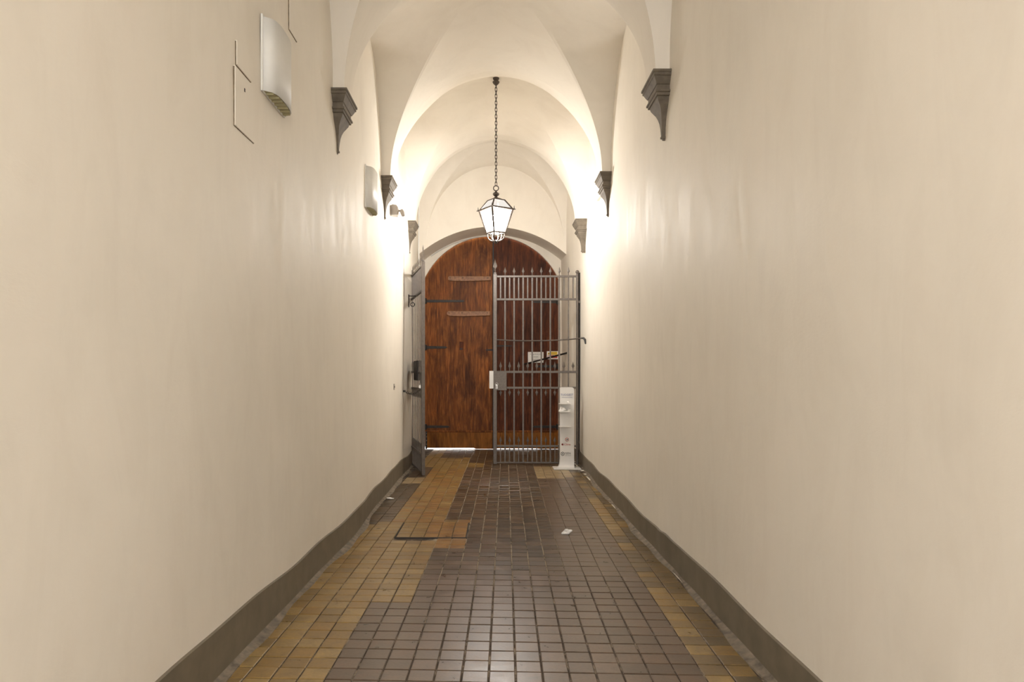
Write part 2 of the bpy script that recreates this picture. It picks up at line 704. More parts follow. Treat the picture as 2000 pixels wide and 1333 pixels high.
# lift-out floor hatch: metal edge and its own tiles
hx0, hx1 = gx(HK0, 6.4) + 0.005, gx(HK1, 6.4) - 0.005
hatch = tag(empty('floor_hatch', ((hx0 + hx1) / 2, (HD0 + HD1) / 2, 0)), 'square tiled floor hatch in a thin metal edge among yellow tiles', 'hatch')
hw_, hd_ = (hx1 - hx0) / 2, (HD1 - HD0) / 2
obj('tray', MB().box(-hw_ + 0.004, hw_ - 0.004, -hd_ + 0.004, hd_ - 0.004, -0.008, 0.001), 'gap', hatch)
for (a, b, c, d, z) in ((-hw_, hw_, -hd_ - 0.006, -hd_ + 0.003, 0.0075), (-hw_, hw_, hd_ - 0.001, hd_ + 0.002, 0.002), (-hw_ - 0.004, -hw_ + 0.004, -hd_, hd_, 0.0075), (hw_ - 0.001, hw_ + 0.002, -hd_, hd_, 0.002)):
    tag(obj('metal_edge', MB().box(a, b, c, d, -0.01, z), 'darkiron', hatch), 'dark metal edge')
for i in range(5):
    for j in range(5):
        cls = 'ochre' if i > 1 else 'yellow'
        o = bpy.data.objects.new('tile', tile_mesh(cls, (i * 2 + j) % 3))
        C.objects.link(o)
        o.parent = hatch
        o.scale = (0.965, 0.965, 1)
        o.location = (-hw_ + 0.008 + (i + 0.5) * (2 * hw_ - 0.016) / 5, -hd_ + 0.008 + (j + 0.5) * (2 * hd_ - 0.016) / 5, 0.0065)

# ---- vaults
SPRING, ARCH, CROWN = 3.61, 4.83, 5.25
LY = [-1.62, 0.85, 3.30, 5.757, 8.21, 10.57, 12.32]
RY = [-2.45, 0.18, 2.80, 5.415, 8.05, 10.44, 12.32]


def vault(i):
    last = i == len(LY) - 2
    n = 64
    ts = [sin(-pi / 2 + pi * a / n) for a in range(n + 1)]
    px = [-(HW + 0.12)] + [t * (HW - 0.088) for t in ts] + [HW + 0.12]
    us = [-1.0] + ts + [1.0]
    Lm = ((LY[i + 1] - LY[i]) + (RY[i + 1] - RY[i])) / 2
    m0 = 0.15 / Lm
    m1 = 0.02 / Lm if last else 0.15 / Lm
    ss = [0.0] + [m0 + (t + 1) / 2 * (1 - m0 - m1) for t in ts] + [1.0]
    vv = [-1.0] + ts + [1.0]
    H = ARCH - SPRING
    D = (CROWN - ARCH) * (0.62 if last else 1.0)
    vs, fs = [], []
    for s, v in zip(ss, vv):
        for x, u in zip(px, us):
            q = (x + HW) / (2 * HW)
            y0 = LY[i] + (RY[i] - LY[i]) * q
            y1 = LY[i + 1] + (RY[i + 1] - LY[i + 1]) * q
            lift = 0.14 * smooth01((v + 1) / 2) if last else 0.0
            vf, uf = 2 * s - 1, x / (HW + 0.12)
            dv = cos(pi * vf / 2) ** 2
            du = cos(pi * uf / 2) ** 2
            za = (H + lift + D * dv) * sqrt(max(0, 1 - u * u))
            zb = (H + lift * du + D * du) * sqrt(max(0, 1 - v * v))
            vs.append((x, y0 + (y1 - y0) * s, SPRING + max(za, zb)))
    m = len(px)
    for a in range(len(ss) - 1):
        for b in range(m - 1):
            p, q, r, t = a * m + b, a * m + b + 1, (a + 1) * m + b + 1, (a + 1) * m + b
            # split along the diagonal that follows the groin
            if (a - (m - 1) / 2 + 0.5) * (b - (m - 1) / 2 + 0.5) > 0:
                fs += [(p, r, q), (p, t, r)]
            else:
                fs += [(p, t, q), (q, t, r)]
    return MB().add(vs, fs)


ceil = MB()
for i in range(len(LY) - 1):
    b = vault(i)
    ceil.add(b.v, b.f)
me = ceil.mesh('ceiling')
bm = bmesh.new()
bm.from_mesh(me)
bmesh.ops.remove_doubles(bm, verts=bm.verts[:], dist=0.0004)
bm.to_mesh(me)
bm.free()
me.polygons.foreach_set('use_smooth', [True] * len(me.polygons))
me.set_sharp_from_angle(angle=radians(5.5))
ceiling = tag(obj('ceiling', me, 'vault'), kind='structure')

# ---- end wall with segmental arch, and the door surround behind it
XL, XR = -1.312, 1.222
XC, HC = (XL + XR) / 2, (XR - XL) / 2


def seg_arch(hc, rise, spring, xc, n=32, grow=0.0):
    R = (hc * hc + rise * rise) / (2 * rise)
    zc = spring + rise - R
    a = math.asin(min(1, hc / R)) if rise <= hc else pi - math.asin(min(1, hc / R))
    return [(xc + (R + grow) * sin(-a + 2 * a * i / n), zc + (R + grow) * cos(-a + 2 * a * i / n)) for i in range(n + 1)]


outer = seg_arch(HC, 0.475, 3.445, XC)
DXL, DXR, DSP, DTOP = -1.300, 1.165, 3.15, 3.935
dxc, dhc = (DXL + DXR) / 2, (DXR - DXL) / 2
inner = seg_arch(dhc, DTOP - DSP, DSP, dxc)

mb = MB()
vs, fs = [], []
for x, z in outer:
    vs += [(x, Y_END, 5.35), (x, Y_END, z), (x, Y_DOOR, z + 0.03)]
for i in range(len(outer) - 1):
    fs += [(3 * i, 3 * i + 3, 3 * i + 4, 3 * i + 1), (3 * i + 1, 3 * i + 4, 3 * i + 5, 3 * i + 2)]
mb.add(vs, fs)
mb.box(-1.6, XL, Y_END, Y_DOOR, 3.0, 5.35)
mb.box(XR, 1.6, Y_END, Y_DOOR, 3.0, 5.35)
tag(obj('wall_back', mb, 'wall', smooth=35), kind='structure')

mb = MB()
vs, fs = [], []
for (x, z), (x2, z2) in zip(outer, inner):
    vs += [(x * 1.0, Y_DOOR - 0.01, z + 0.06), (x2, Y_DOOR - 0.01, z2), (x2, Y_DOOR + 0.05, z2)]
for i in range(len(outer) - 1):
    fs += [(3 * i, 3 * i + 3, 3 * i + 4, 3 * i + 1), (3 * i + 1, 3 * i + 4, 3 * i + 5, 3 * i + 2)]
mb.add(vs, fs)
mb.box(XL - 0.1, DXL, Y_DOOR - 0.01, Y_DOOR + 0.05, 0, DSP)
mb.box(DXR, XR + 0.1, Y_DOOR - 0.01, Y_DOOR + 0.05, 0, DSP)
mb.add([(XL - 0.1, Y_DOOR - 0.01, DSP), (DXL, Y_DOOR - 0.01, DSP), (XL, Y_DOOR - 0.01, 3.52), (XL - 0.1, Y_DOOR - 0.01, 3.52)], [(0, 1, 2, 3)])
mb.add([(XR + 0.1, Y_DOOR - 0.01, DSP), (DXR, Y_DOOR - 0.01, DSP), (XR, Y_DOOR - 0.01, 3.52), (XR + 0.1, Y_DOOR - 0.01, 3.52)], [(0, 1, 2, 3)])
tag(obj('wall_surround', mb, 'wall', smooth=35), kind='structure')

# ground outside both ends
tag(obj('ground_street', MB().box(-6, 6, 13.34, 24, -0.25, -0.02), 'street'), kind='structure')
tag(obj('ground_courtyard', MB().box(-6, 6, -12, Y_OPEN - 0.002, -0.25, -0.01), 'street'), kind='structure')


# ------------------------------------------------------------------ the big carriage door (two leaves)
def inner_z(x, grow=0.07):
    h, r = dhc, DTOP - DSP
    R = (h * h + r * r) / (2 * r)
    zc = DTOP - R
    q = (R + grow) ** 2 - (x - dxc) ** 2
    return zc + sqrt(max(q, 0.0))


YD = Y_DOOR + 0.07
SPLIT = -0.035


def plank(x0, x1, z0, yoff, mat, parent, z1=None):
    if z1 is None:
        n = 5
        top = [(x1 + (x0 - x1) * i / n, inner_z(x1 + (x0 - x1) * i / n)) for i in range(n + 1)]
    else:
        top = [(x1, z1), (x0, z1)]
    return obj('plank', MB().prism_xz([(x0, z0), (x1, z0)] + top, YD + yoff, YD + 0.05 + yoff), mat, parent)


def stud(x, z, parent, mat='darkiron', r=0.010, y=None):
    mb_ = MB()
    y = YD - 0.012 if y is None else y
    vs_, fs_ = [], []
    n = 8
    for rr, dy in ((r, 0.0), (r * 0.7, -0.005), (r * 0.15, -0.007)):
        for i in range(n):
            a = 2 * pi * i / n
            vs_.append((x + rr * cos(a), y + dy, z + rr * sin(a)))
    for k in range(2):
        for i in range(n):
            j = (i + 1) % n
            fs_.append((k * n + i, k * n + j, (k + 1) * n + j, (k + 1) * n + i))
    fs_.append(tuple(2 * n + i for i in range(n)))
    fs_.append(tuple(range(n - 1, -1, -1)))
    return obj('stud', mb_.add(vs_, fs_), mat, parent)


def strap_hinge(x0, x1, z, h, parent):
    s_ = 1 if x1 > x0 else -1
    poly = [(x0, z - h / 2), (x1 - 0.04 * s_, z - h * 0.36), (x1, z), (x1 - 0.04 * s_, z + h * 0.36), (x0, z + h / 2)]
    if s_ < 0:
        poly.reverse()
    s = obj('strap_hinge', MB().prism_xz(poly, YD - 0.014, YD + 0.006), 'darkiron', parent)
    s['label'] = 'black iron strap hinge'
    for t in (0.2, 0.5, 0.8):
        stud(x0 + (x1 - x0) * t, z, s, r=0.008)
    return s


def kick(x0, x1, z0, z1, parent, low):
    xs = x0 + (x1 - x0) * low
    o = obj('kick_board', MB().prism_xz([(x0, z0), (xs, z0), (xs + 0.03, 0.004), (x1, 0.004), (x1, z1), (x0, z1)], YD - 0.018, YD + 0.02), 'kick', parent)
    o['label'] = 'amber brown bottom board'
    obj('moulding', MB().cbox(x0, x1, YD - 0.028, YD - 0.002, z1, z1 + 0.035, 0.007), 'wood', o)
    return o


def zpx(y, d=YD):
    return EYE + (730 - y) * d / F


def xpx(x, d=YD):
    return (x - 967) * d / F


door_l = tag(empty('door_1', (0, 0, 0)), 'left leaf of the tall arched walnut plank door', None, None, 'structure')
edges = [DXL - 0.02, xpx(853), xpx(880), xpx(904), xpx(929), SPLIT - 0.004]
for a in range(5):
    plank(edges[a] + 0.0008, edges[a + 1] - 0.0008, 0.045, random.uniform(-0.0015, 0.0015), 'wood', door_l)
top_ = [(SPLIT + (DXL - 0.03 - SPLIT) * i / 10, inner_z(SPLIT + (DXL - 0.03 - SPLIT) * i / 10)) for i in range(11)]
obj('backing', MB().prism_xz([(DXL - 0.03, 0.06), (SPLIT, 0.06)] + top_, YD + 0.058, YD + 0.08), 'wood2', door_l)  # unseen board added to stop daylight leaking through the plank gaps
kick(DXL + 0.045, SPLIT - 0.001, 0.023, zpx(845), door_l, 0.71)
for (xa, xb, ya, yb, tap) in ((875, 959, 540, 549.5, 0.0), (873, 957.5, 608, 618, 0.35)):
    x0, x1, z0, z1 = xpx(xa), xpx(xb), zpx(yb), zpx(ya)
    h = z1 - z0
    poly = [(x0 + 0.05, z0), (x0 + 0.3, z0 - 0.008), (x1 - 0.1, z0 + 0.004), (x1 - 0.01, z0 + 0.006), (x1, z0 + 0.02), (x1, z1 - 0.015), (x1 - 0.01, z1 - 0.004), (x0 + 0.4, z1 - 0.003), (x0 + 0.02, z1), (x0, z1 - 0.02 - h * tap * 0.4), (x0, z0 + 0.02 + h * tap * 0.3)]
    bt = obj('batten', MB().prism_xz(poly, YD - 0.045, YD + 0.004), 'batten', door_l)
    bt['label'] = 'pale worn wooden batten'
    md = bt.modifiers.new('bevel', 'BEVEL')
    md.width = 0.007
    md.segments = 2
    for t in (0.05, 0.35, 0.93):
        stud(x0 + (x1 - x0) * t, (z0 + z1) / 2 + 0.01, bt, y=YD - 0.045, r=0.009)
strap_hinge(DXL + 0.0, xpx(908), zpx(588.5), 0.052, door_l)
strap_hinge(DXL + 0.0, xpx(874), zpx(679), 0.055, door_l)
strap_hinge(DXL + 0.02, xpx(879), zpx(834), 0.05, door_l)
strap_hinge(SPLIT - 0.008, xpx(947), zpx(684), 0.03, door_l)
for yy in (588.5, 679, 834):
    k_ = obj('hinge_knuckle', MB().lathe([(0.02, -0.05), (0.024, -0.045), (0.024, 0.045), (0.02, 0.05)], 10, (DXL + 0.012, YD - 0.022, zpx(yy))), 'darkiron', door_l)
obj('corner_iron', MB().cbox(DXL + 0.01, DXL + 0.045, YD - 0.02, YD + 0.01, 0.003, zpx(843), 0.004), 'darkiron', door_l)
for z in (0.09, 0.16, 0.23, 0.29):
    stud(DXL + 0.035, z, door_l, 'chrome', 0.007, YD - 0.021)
kp = obj('keyhole_plate', MB().cbox(xpx(897), xpx(905), YD - 0.012, YD + 0.006, zpx(684), zpx(668), 0.003), 'wood2', door_l)
obj('keyhole', MB().prism_xz([(xpx(898.5), zpx(683)), (xpx(903.5), zpx(683)), (xpx(903.5), zpx(681)), (xpx(898.5), zpx(681))], YD - 0.014, YD - 0.011), 'black', kp)
ml = obj('meeting_strip', MB().cbox(SPLIT - 0.012, SPLIT + 0.012, YD - 0.03, YD + 0.01, 0.004, DTOP + 0.02, 0.005), 'black', door_l)

door_r = tag(empty('door_2', (0, 0, 0)), 'right leaf of the arched plank door behind the closed gate', None, None, 'structure')
edges = [SPLIT + 0.004, xpx(990), xpx(1016), xpx(1041), xpx(1067), DXR + 0.03]
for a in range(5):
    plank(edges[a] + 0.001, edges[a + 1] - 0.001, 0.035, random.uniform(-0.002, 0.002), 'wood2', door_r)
top_ = [(DXR + 0.04 + (SPLIT - DXR - 0.04) * i / 10, inner_z(DXR + 0.04 + (SPLIT - DXR - 0.04) * i / 10)) for i in range(11)]
obj('backing', MB().prism_xz([(SPLIT, 0.06), (DXR + 0.04, 0.06)] + top_, YD + 0.058, YD + 0.08), 'wood2', door_r)  # added behind the planks, unseen, to block daylight between them
kick(SPLIT + 0.001, DXR + 0.03, 0.013, zpx(845), door_r, 0.66)
strap_hinge(DXR, xpx(1040), zpx(590), 0.052, door_r)
strap_hinge(DXR, xpx(1045), zpx(716), 0.052, door_r)
strap_hinge(DXR, xpx(1040), zpx(834), 0.05, door_r)
strap_hinge(SPLIT + 0.012, xpx(1001), zpx(676), 0.03, door_r)
for yy in (590, 716, 834):
    obj('hinge_knuckle', MB().lathe([(0.02, -0.05), (0.024, -0.045), (0.024, 0.045), (0.02, 0.05)], 10, (DXR - 0.012, YD - 0.022, zpx(yy))), 'darkiron', door_r)

# iron bar that braces the right leaf against the wall
a_, b_ = Vector((wr(12.1, 1.75), 12.1, 1.748)), Vector((0.52, YD - 0.03, 1.565))
br = tag(obj('brace_bar', MB().tube([a_, a_.lerp(b_, 0.5), b_], 0.016, 8), 'darkiron', smooth=40), 'black iron brace bar slanting from the right wall to the door', 'bar')

# notices on the right leaf
nt_ = tag(empty('paper_notice', ((xpx(1031) + xpx(1061.5)) / 2, YD - 0.008, (zpx(688) + zpx(709)) / 2)), 'white paper notice with three printed lines pinned to the door behind the gate', 'notice')
pw, ph = (xpx(1061.5) - xpx(1031)) / 2, (zpx(688) - zpx(709)) / 2
mbp = MB().prism_xz([(-pw, -ph + 0.01), (-pw + 0.05, -ph - 0.012), (-pw + 0.10, -ph), (pw, -ph), (pw, ph), (-pw, ph)], -0.0008, 0.0008)
obj('sheet', mbp, 'paper', nt_)
lettering('Si prega di chiudere', 0.027, 'ink', nt_, (0, -0.0016, ph - 0.048), 'CENTER')
lettering('sempre', 0.030, 'ink', nt_, (0, -0.0016, ph - 0.098), 'CENTER')
lettering('il portone', 0.027, 'ink', nt_, (0, -0.0016, ph - 0.152), 'CENTER')

sg = tag(empty('warning_sign', ((xpx(1068) + xpx(1089.5)) / 2, YD - 0.008, (zpx(686.5) + zpx(702)) / 2)), 'small yellow and red warning sign with two pictograms on the door', 'sign')
pw, ph = (xpx(1089.5) - xpx(1068)) / 2, (zpx(686.5) - zpx(702)) / 2
obj('plate', MB().cbox(-pw, pw, -0.001, 0.002, -ph, ph, 0.0006), 'paper', sg)
obj('yellow_field', MB().cbox(-pw * 0.28, pw * 0.9, -0.0022, -0.0008, 0.004, ph * 0.88, 0.0005), 'yellow', sg)
obj('red_field', MB().cbox(-pw * 0.28, pw * 0.9, -0.0022, -0.0008, -ph * 0.72, -0.002, 0.0005), 'red', sg)
cx = -pw * 0.64
obj('triangle_pictogram', MB().prism_xz([(cx - 0.028, ph * 0.15), (cx + 0.028, ph * 0.15), (cx, ph * 0.8)], -0.0022, -0.0008), 'yellow', sg)
obj('triangle_mark', MB().prism_xz([(cx - 0.006, ph * 0.24), (cx + 0.006, ph * 0.24), (cx + 0.004, ph * 0.55), (cx - 0.004, ph * 0.55)], -0.003, -0.002), 'ink', sg)
ring = [(cx + 0.024 * cos(2 * pi * i / 20), -0.0018, -ph * 0.38 + 0.024 * sin(2 * pi * i / 20)) for i in range(20)]
obj('prohibition_ring', MB().tube(ring, 0.003, 5, True), 'red', sg)
obj('prohibition_bar', MB().tube([(cx - 0.017, -0.0018, -ph * 0.38 + 0.017), (cx + 0.017, -0.0018, -ph * 0.38 - 0.017)], 0.003, 5), 'red', sg)


# ------------------------------------------------------------------ corbels
def corbel_mesh():
    H = 0.455
    prof = [(0, .215, .122), (.035, .215, .122), (.042, .205, .114), (.085, .205, .114), (.092, .196, .108), (.14, .182, .098), (.195, .163, .086), (.20, .155, .080),
            (.285, .155, .080), (.29, .172, .092), (.32, .172, .092), (.327, .158, .084), (.365, .155, .082), (.37, .134, .072), (.42, .126, .066), (.48, .108, .050),
            (.54, .084, .036), (.62, .056, .026), (.70, .036, .020), (.80, .021, .016), (.93, .012, .013), (.935, .017, .018), (.965, .017, .018), (.97, .010, .010), (1.0, .004, .004)]
    vs, fs = [], []
    for t, hw, p in prof:
        z = -t * H
        vs += [(-0.06, -hw, z), (p, -hw, z), (p, hw, z), (-0.06, hw, z)]
    for i in range(len(prof) - 1):
        for j in range(4):
            k = (j + 1) % 4
            fs.append((i * 4 + j, i * 4 + k, i * 4 + 4 + k, i * 4 + 4 + j))
    fs.append((0, 3, 2, 1))
    n = len(prof) - 1
    fs.append((n * 4, n * 4 + 1, n * 4 + 2, n * 4 + 3))
    return MB().add(vs, fs).mesh('corbel')


cm = corbel_mesh()
names = {(0, 3): 'moulded grey stone corbel on the left wall nearest the camera', (1, 3): 'moulded grey stone corbel on the right wall nearest the camera',
         (0, 4): 'grey stone corbel on the left wall above the small floodlight', (1, 4): 'grey stone corbel on the right wall, second of three',
         (0, 5): 'grey stone corbel on the left wall above the open gate leaf', (1, 5): 'grey stone corbel on the right wall above the closed gate leaf'}
for (s, i), lab in names.items():
    y = (LY, RY)[s][i]
    x = wl(y, 3.4) if s == 0 else wr(y, 3.4)
    x = -HW - 0.002 if s == 0 else HW + 0.002
    o = obj('corbel', cm, 'stone')
    o.location = (x, y, SPRING + 0.004)
    o.rotation_euler = (0, 0, 0 if s == 0 else pi)
    tag(o, lab, 'corbel', 'stone corbels under the vault')


# ------------------------------------------------------------------ hanging lantern
LX, LYY = 0.012, 9.33
lan = tag(empty('hanging_lantern', (LX, LYY, 3.09)), 'lit four-sided bronze lantern hanging on a long chain from the vault', 'lantern')
ZB = 3.09
rot = radians(-12.5)


def corner(i, r, z):
    a = -pi / 2 + rot + i * pi / 2
    return Vector((r * cos(a), r * sin(a), z - ZB))


levels = {'bottom': (0.118, 3.232), 'eave': (0.222, 3.530), 'rooftop': (0.112, 3.655)}


def rods(name, r0, z0, r1, z1, rad):
    for i in range(4):
        obj(name, MB().tube([corner(i, r0, z0), corner(i, r1, z1)], rad, 6), 'bronze', lan)


def frame_ring(name, r, z, rad):
    for i in range(4):
        obj(name, MB().tube([corner(i, r, z), corner(i + 1, r, z)], rad, 6), 'bronze', lan)


rods('upright', .120, 3.232, .224, 3.53, 0.0125)
rods('roof_rib', .222, 3.53, .112, 3.655, 0.0105)
frame_ring('lower_rail', .120, 3.232, 0.011)
frame_ring('eave_rail', .226, 3.53, 0.0135)
frame_ring('top_rail', .112, 3.655, 0.008)
for i in range(4):
    c_ = corner(i, .236, 3.53)
    c2 = corner(i, .262, 3.528)
    cs = obj('corner_spike', MB().tube([c_, c2], [0.010, 0.003], 6), 'bronze', lan)
    obj('spike_tip', MB().tube([corner(i, .240, 3.53), corner(i, .240, 3.575)], [0.007, 0.002], 6), 'bronze', cs)


def pane(name, r0, z0, r1, z1, mat, i, inset=0.94):
    a, b, c, d = corner(i, r0 * inset, z0), corner(i + 1, r0 * inset, z0), corner(i + 1, r1 * inset, z1), corner(i, r1 * inset, z1)
    nrm = (b - a).cross(d - a).normalized() * 0.002
    mbx = MB().add([a, b, c, d, a + nrm, b + nrm, c + nrm, d + nrm], [(0, 1, 2, 3), (7, 6, 5, 4), (0, 4, 5, 1), (1, 5, 6, 2), (2, 6, 7, 3), (3, 7, 4, 0)])
    return obj(name, mbx, mat, lan)


for i in range(4):
    pane('glass_pane', .118, 3.236, .222, 3.526, 'pane', i)
    pane('roof_pane', .222, 3.534, .112, 3.652, 'roofpane', i, 0.96)
obj('bulb', MB().lathe([(0.014, 3.250 - ZB), (0.042, 3.265 - ZB), (0.056, 3.29 - ZB), (0.075, 3.38 - ZB), (0.078, 3.43 - ZB), (0.055, 3.465 - ZB), (0.016, 3.475 - ZB)], 14), 'bulb', lan, 60)
obj('bulb_holder', MB().lathe([(0.018, 3.474 - ZB), (0.020, 3.52 - ZB), (0.012, 3.60 - ZB), (0.010, 3.66 - ZB)], 10), 'bronze', lan, 60)
obj('roof_plate', MB().add([corner(i, .115, 3.658) for i in range(4)] + [corner(i, .03, 3.690) for i in range(4)],
    [(0, 1, 5, 4), (1, 2, 6, 5), (2, 3, 7, 6), (3, 0, 4, 7), (4, 5, 6, 7), (3, 2, 1, 0)]), 'bronze', lan)
obj('neck', MB().lathe([(0.030, 3.680 - ZB), (0.020, 3.70 - ZB), (0.018, 3.712 - ZB), (0.034, 3.718 - ZB), (0.044, 3.733 - ZB), (0.040, 3.747 - ZB), (0.020, 3.757 - ZB), (0.012, 3.768 - ZB), (0.008, 3.785 - ZB)], 16), 'bronze', lan, 50)
ringp = [(0.033 * cos(2 * pi * i / 20), 0, 3.813 - ZB + 0.033 * sin(2 * pi * i / 20)) for i in range(20)]
obj('ring', MB().tube(ringp, 0.0065, 6, True), 'bronze', lan, 60)
for i in range(4):
    pts = []
    for t in range(9):
        q = t / 8
        r = 0.118 * (cos(q * pi / 2) ** 0.8) + 0.016 * q if q < 1 else 0.016
        z = 3.228 - 0.105 * sin(q * pi / 2)
        pts.append(corner(i, r, z))
    obj('scroll', MB().tube(pts, 0.0075, 6), 'bronze', lan, 60)
    pts2 = [Vector((p.x * cos(pi / 4) - p.y * sin(pi / 4), p.x * sin(pi / 4) + p.y * cos(pi / 4), p.z)) * 1.0 for p in pts]
    pts2 = [Vector((p.x * 0.74, p.y * 0.74, p.z)) for p in pts2]
    obj('scroll', MB().tube(pts2, 0.006, 6), 'bronze', lan, 60)
obj('finial', MB().lathe([(0.004, 3.090 - ZB), (0.016, 3.096 - ZB), (0.022, 3.108 - ZB), (0.026, 3.122 - ZB), (0.018, 3.132 - ZB), (0.006, 3.140 - ZB)], 12), 'bronze', lan, 50)
# chain
zc0, zc1 = 3.846, 5.165
nl = 30
pitch = (zc1 - zc0) / nl
link = MB()
hh_, rr_ = pitch * 0.5 + 0.006, 0.0125
lp = []
for i in range(16):
    a = 2 * pi * i / 16
    lp.append((rr_ * cos(a), 0, (hh_ - rr_) * (1 if sin(a) > 0 else -1) + rr_ * sin(a)))
link_me = link.tube(lp, 0.0042, 5, True).mesh('chain_link', 60)
for i in range(nl):
    o = obj('chain_link', link_me, 'bronze', lan)
    o.location = (0, 0, zc0 + (i + 0.5) * pitch - ZB)
    o.rotation_euler = (0, 0, 0.3 + (pi / 2 if i % 2 else 0))
obj('ceiling_canopy', MB().lathe([(0.010, 5.15 - ZB), (0.026, 5.165 - ZB), (0.042, 5.182 - ZB), (0.046, 5.198 - ZB), (0.030, 5.208 - ZB), (0.030, 5.222 - ZB), (0.040, 5.232 - ZB), (0.042, 5.262 - ZB)], 16), 'bronze', lan, 50)


# ------------------------------------------------------------------ iron gate leaves
def spear_mesh(h, wdt, down=False):
    prof = [(0.0, wdt * 0.28), (h * 0.16, wdt * 0.22), (h * 0.2, wdt * 0.42), (h * 0.26, wdt * 0.2), (h * 0.48, wdt), (h * 0.56, wdt * 0.9), (h * 0.8, wdt * 0.35), (h, wdt * 0.04)]
    vs, fs = [], []
    for z, r in prof:
        vs += [(r / 2, 0, z), (0, min(r, 0.02) * 0.35, z), (-r / 2, 0, z), (0, -min(r, 0.02) * 0.35, z)]
    for i in range(len(prof) - 1):
        for j in range(4):
            k = (j + 1) % 4
            fs.append((i * 4 + j, i * 4 + k, i * 4 + 4 + k, i * 4 + 4 + j))
    fs += [(3, 2, 1, 0), tuple((len(prof) - 1) * 4 + j for j in range(4))]
    if down:
        vs = [(x, y, -z) for x, y, z in vs]
    return MB().add(vs, fs).mesh('spear')


SP_TOP = spear_mesh(0.135, 0.040)
SP_MID = spear_mesh(0.145, 0.042)
SP_DN = spear_mesh(0.115, 0.042, True)
SP_BIG = spear_mesh(0.205, 0.062)
BAR = MB().box(-0.0115, 0.0115, -0.004, 0.004, 0.02, 2.905).mesh('bar')
SHORT_T = MB().box(-0.010, 0.010, -0.004, 0.004, 2.54, 2.895).mesh('short_bar')
SHORT_B = MB().box(-0.008, 0.008, -0.004, 0.004, 0.03, 0.285).mesh('short_bar')
GL = 1.262


def gate_leaf(name, loc, rz, label):
    """local x runs from the free stile (0) to the hinge stile (GL)"""
    g = tag(empty(name, loc, rz), label, 'gate', 'iron gate leaves')
    st = obj('free_stile', MB().cbox(-0.027, 0.027, -0.024, 0.024, 0.008, 2.93, 0.004), 'iron', g)
    obj('stile_cap', MB().cbox(-0.020, 0.020, -0.018, 0.018, 2.93, 2.955, 0.005), 'iron', st)
    o = obj('finial', SP_BIG, 'iron', st)
    o.location = (0, 0, 2.953)
    hs = obj('hinge_stile', MB().lathe([(0.020, 0.0), (0.020, 2.93)], 12, (GL, 0, 0)), 'iron', g, 40)
    obj('ball_finial', MB().lathe([(0.006, 2.925), (0.012, 2.93), (0.024, 2.942), (0.030, 2.958), (0.024, 2.976), (0.010, 2.988), (0.002, 2.990)], 12, (GL, 0, 0)), 'iron', hs, 50)
    for z, h in ((2.893, 0.030), (2.54, 0.032), (1.424, 0.034), (1.18, 0.032), (0.284, 0.030), (0.030, 0.022)):
        obj('rail', MB().cbox(0.026, GL - 0.015, -0.014, 0.014, z - h / 2, z + h / 2, 0.003), 'iron', g)
    for k in range(8):
        x = 0.153 + 0.139 * k
        b = obj('bar', BAR, 'iron', g)
        b.location = (x, 0, 0)
        s = obj('spear', SP_TOP, 'iron', b)
        s.location = (0, 0, 2.903)
    for k in range(9):
        x = 0.084 + 0.139 * k
        for mm, nm, z in ((SHORT_T, 'short_bar', 0), (SHORT_B, 'short_bar', 0), (SP_MID, 'spear', 1.440), (SP_DN, 'spear', 1.166), (SP_MID, 'spear', 0.297)):
            if nm == 'spear' and k == 0 and z < 1.4 and z > 1.1 and False:
                continue
            o = obj(nm, mm, 'iron', g)
            o.location = (x, 0, z)
            if z == 0.297:
                o.scale = (1, 1, 0.95)
    for z in (0.35, 2.50):
        obj('hinge_pintle', MB().cbox(GL - 0.02, GL + 0.045, -0.012, 0.012, z - 0.02, z + 0.02, 0.004), 'iron', g)
    return g


gate_r = gate_leaf('iron_gate', (0.0, 11.03, 0), -0.02, 'closed grey iron gate leaf with spear tops in front of the door')
lk = obj('lock_plate', MB().cbox(-0.005, 0.178, -0.026, 0.022, 1.14, 1.437, 0.004), 'iron', gate_r)
obj('bolt_guard', MB().cbox(-0.088, -0.022, -0.022, 0.022, 1.168, 1.44, 0.004), 'white', lk)
cyl = obj('lock_cylinder', MB().tube([(0.022, -0.024, 1.225), (0.022, -0.036, 1.225)], 0.012, 10), 'chrome', lk)
kr = [(0.024 + 0.022 * cos(2 * pi * i / 14), -0.034, 1.235 + 0.022 * sin(2 * pi * i / 14)) for i in range(14)]
obj('key_ring', MB().tube(kr, 0.003, 5, True), 'chrome', cyl)
obj('key', MB().cbox(0.026, 0.040, -0.037, -0.033, 1.165, 1.215, 0.0015), 'chrome', cyl)
obj('key', MB().cbox(0.010, 0.019, -0.037, -0.033, 1.160, 1.215, 0.0015), 'chrome', cyl)

hx, hy = -1.285, 11.03
fx, fy = -0.985, 9.80
ang = math.atan2(hy - fy, hx - fx)
gate_l = gate_leaf('iron_gate', (fx, fy, 0), ang, 'open grey iron gate leaf folded back along the left wall')
obj('latch_box', MB().cbox(0.45, 0.80, -0.030, 0.030, 1.30, 1.585, 0.006), 'darkiron', gate_l)
obj('strike_plate', MB().cbox(-0.005, 0.12, -0.02, 0.02, 1.18, 1.42, 0.004), 'iron', gate_l)

# jamb bar the gate hangs from; shade away from the lantern is in its dark colour
jb = tag(obj('gate_jamb', MB().cbox(1.286, 1.310, 11.02, 11.06, 0.0, 2.95, 0.003), 'darkiron'), 'upright steel jamb bar on the right wall behind the gate hinges', 'jamb')

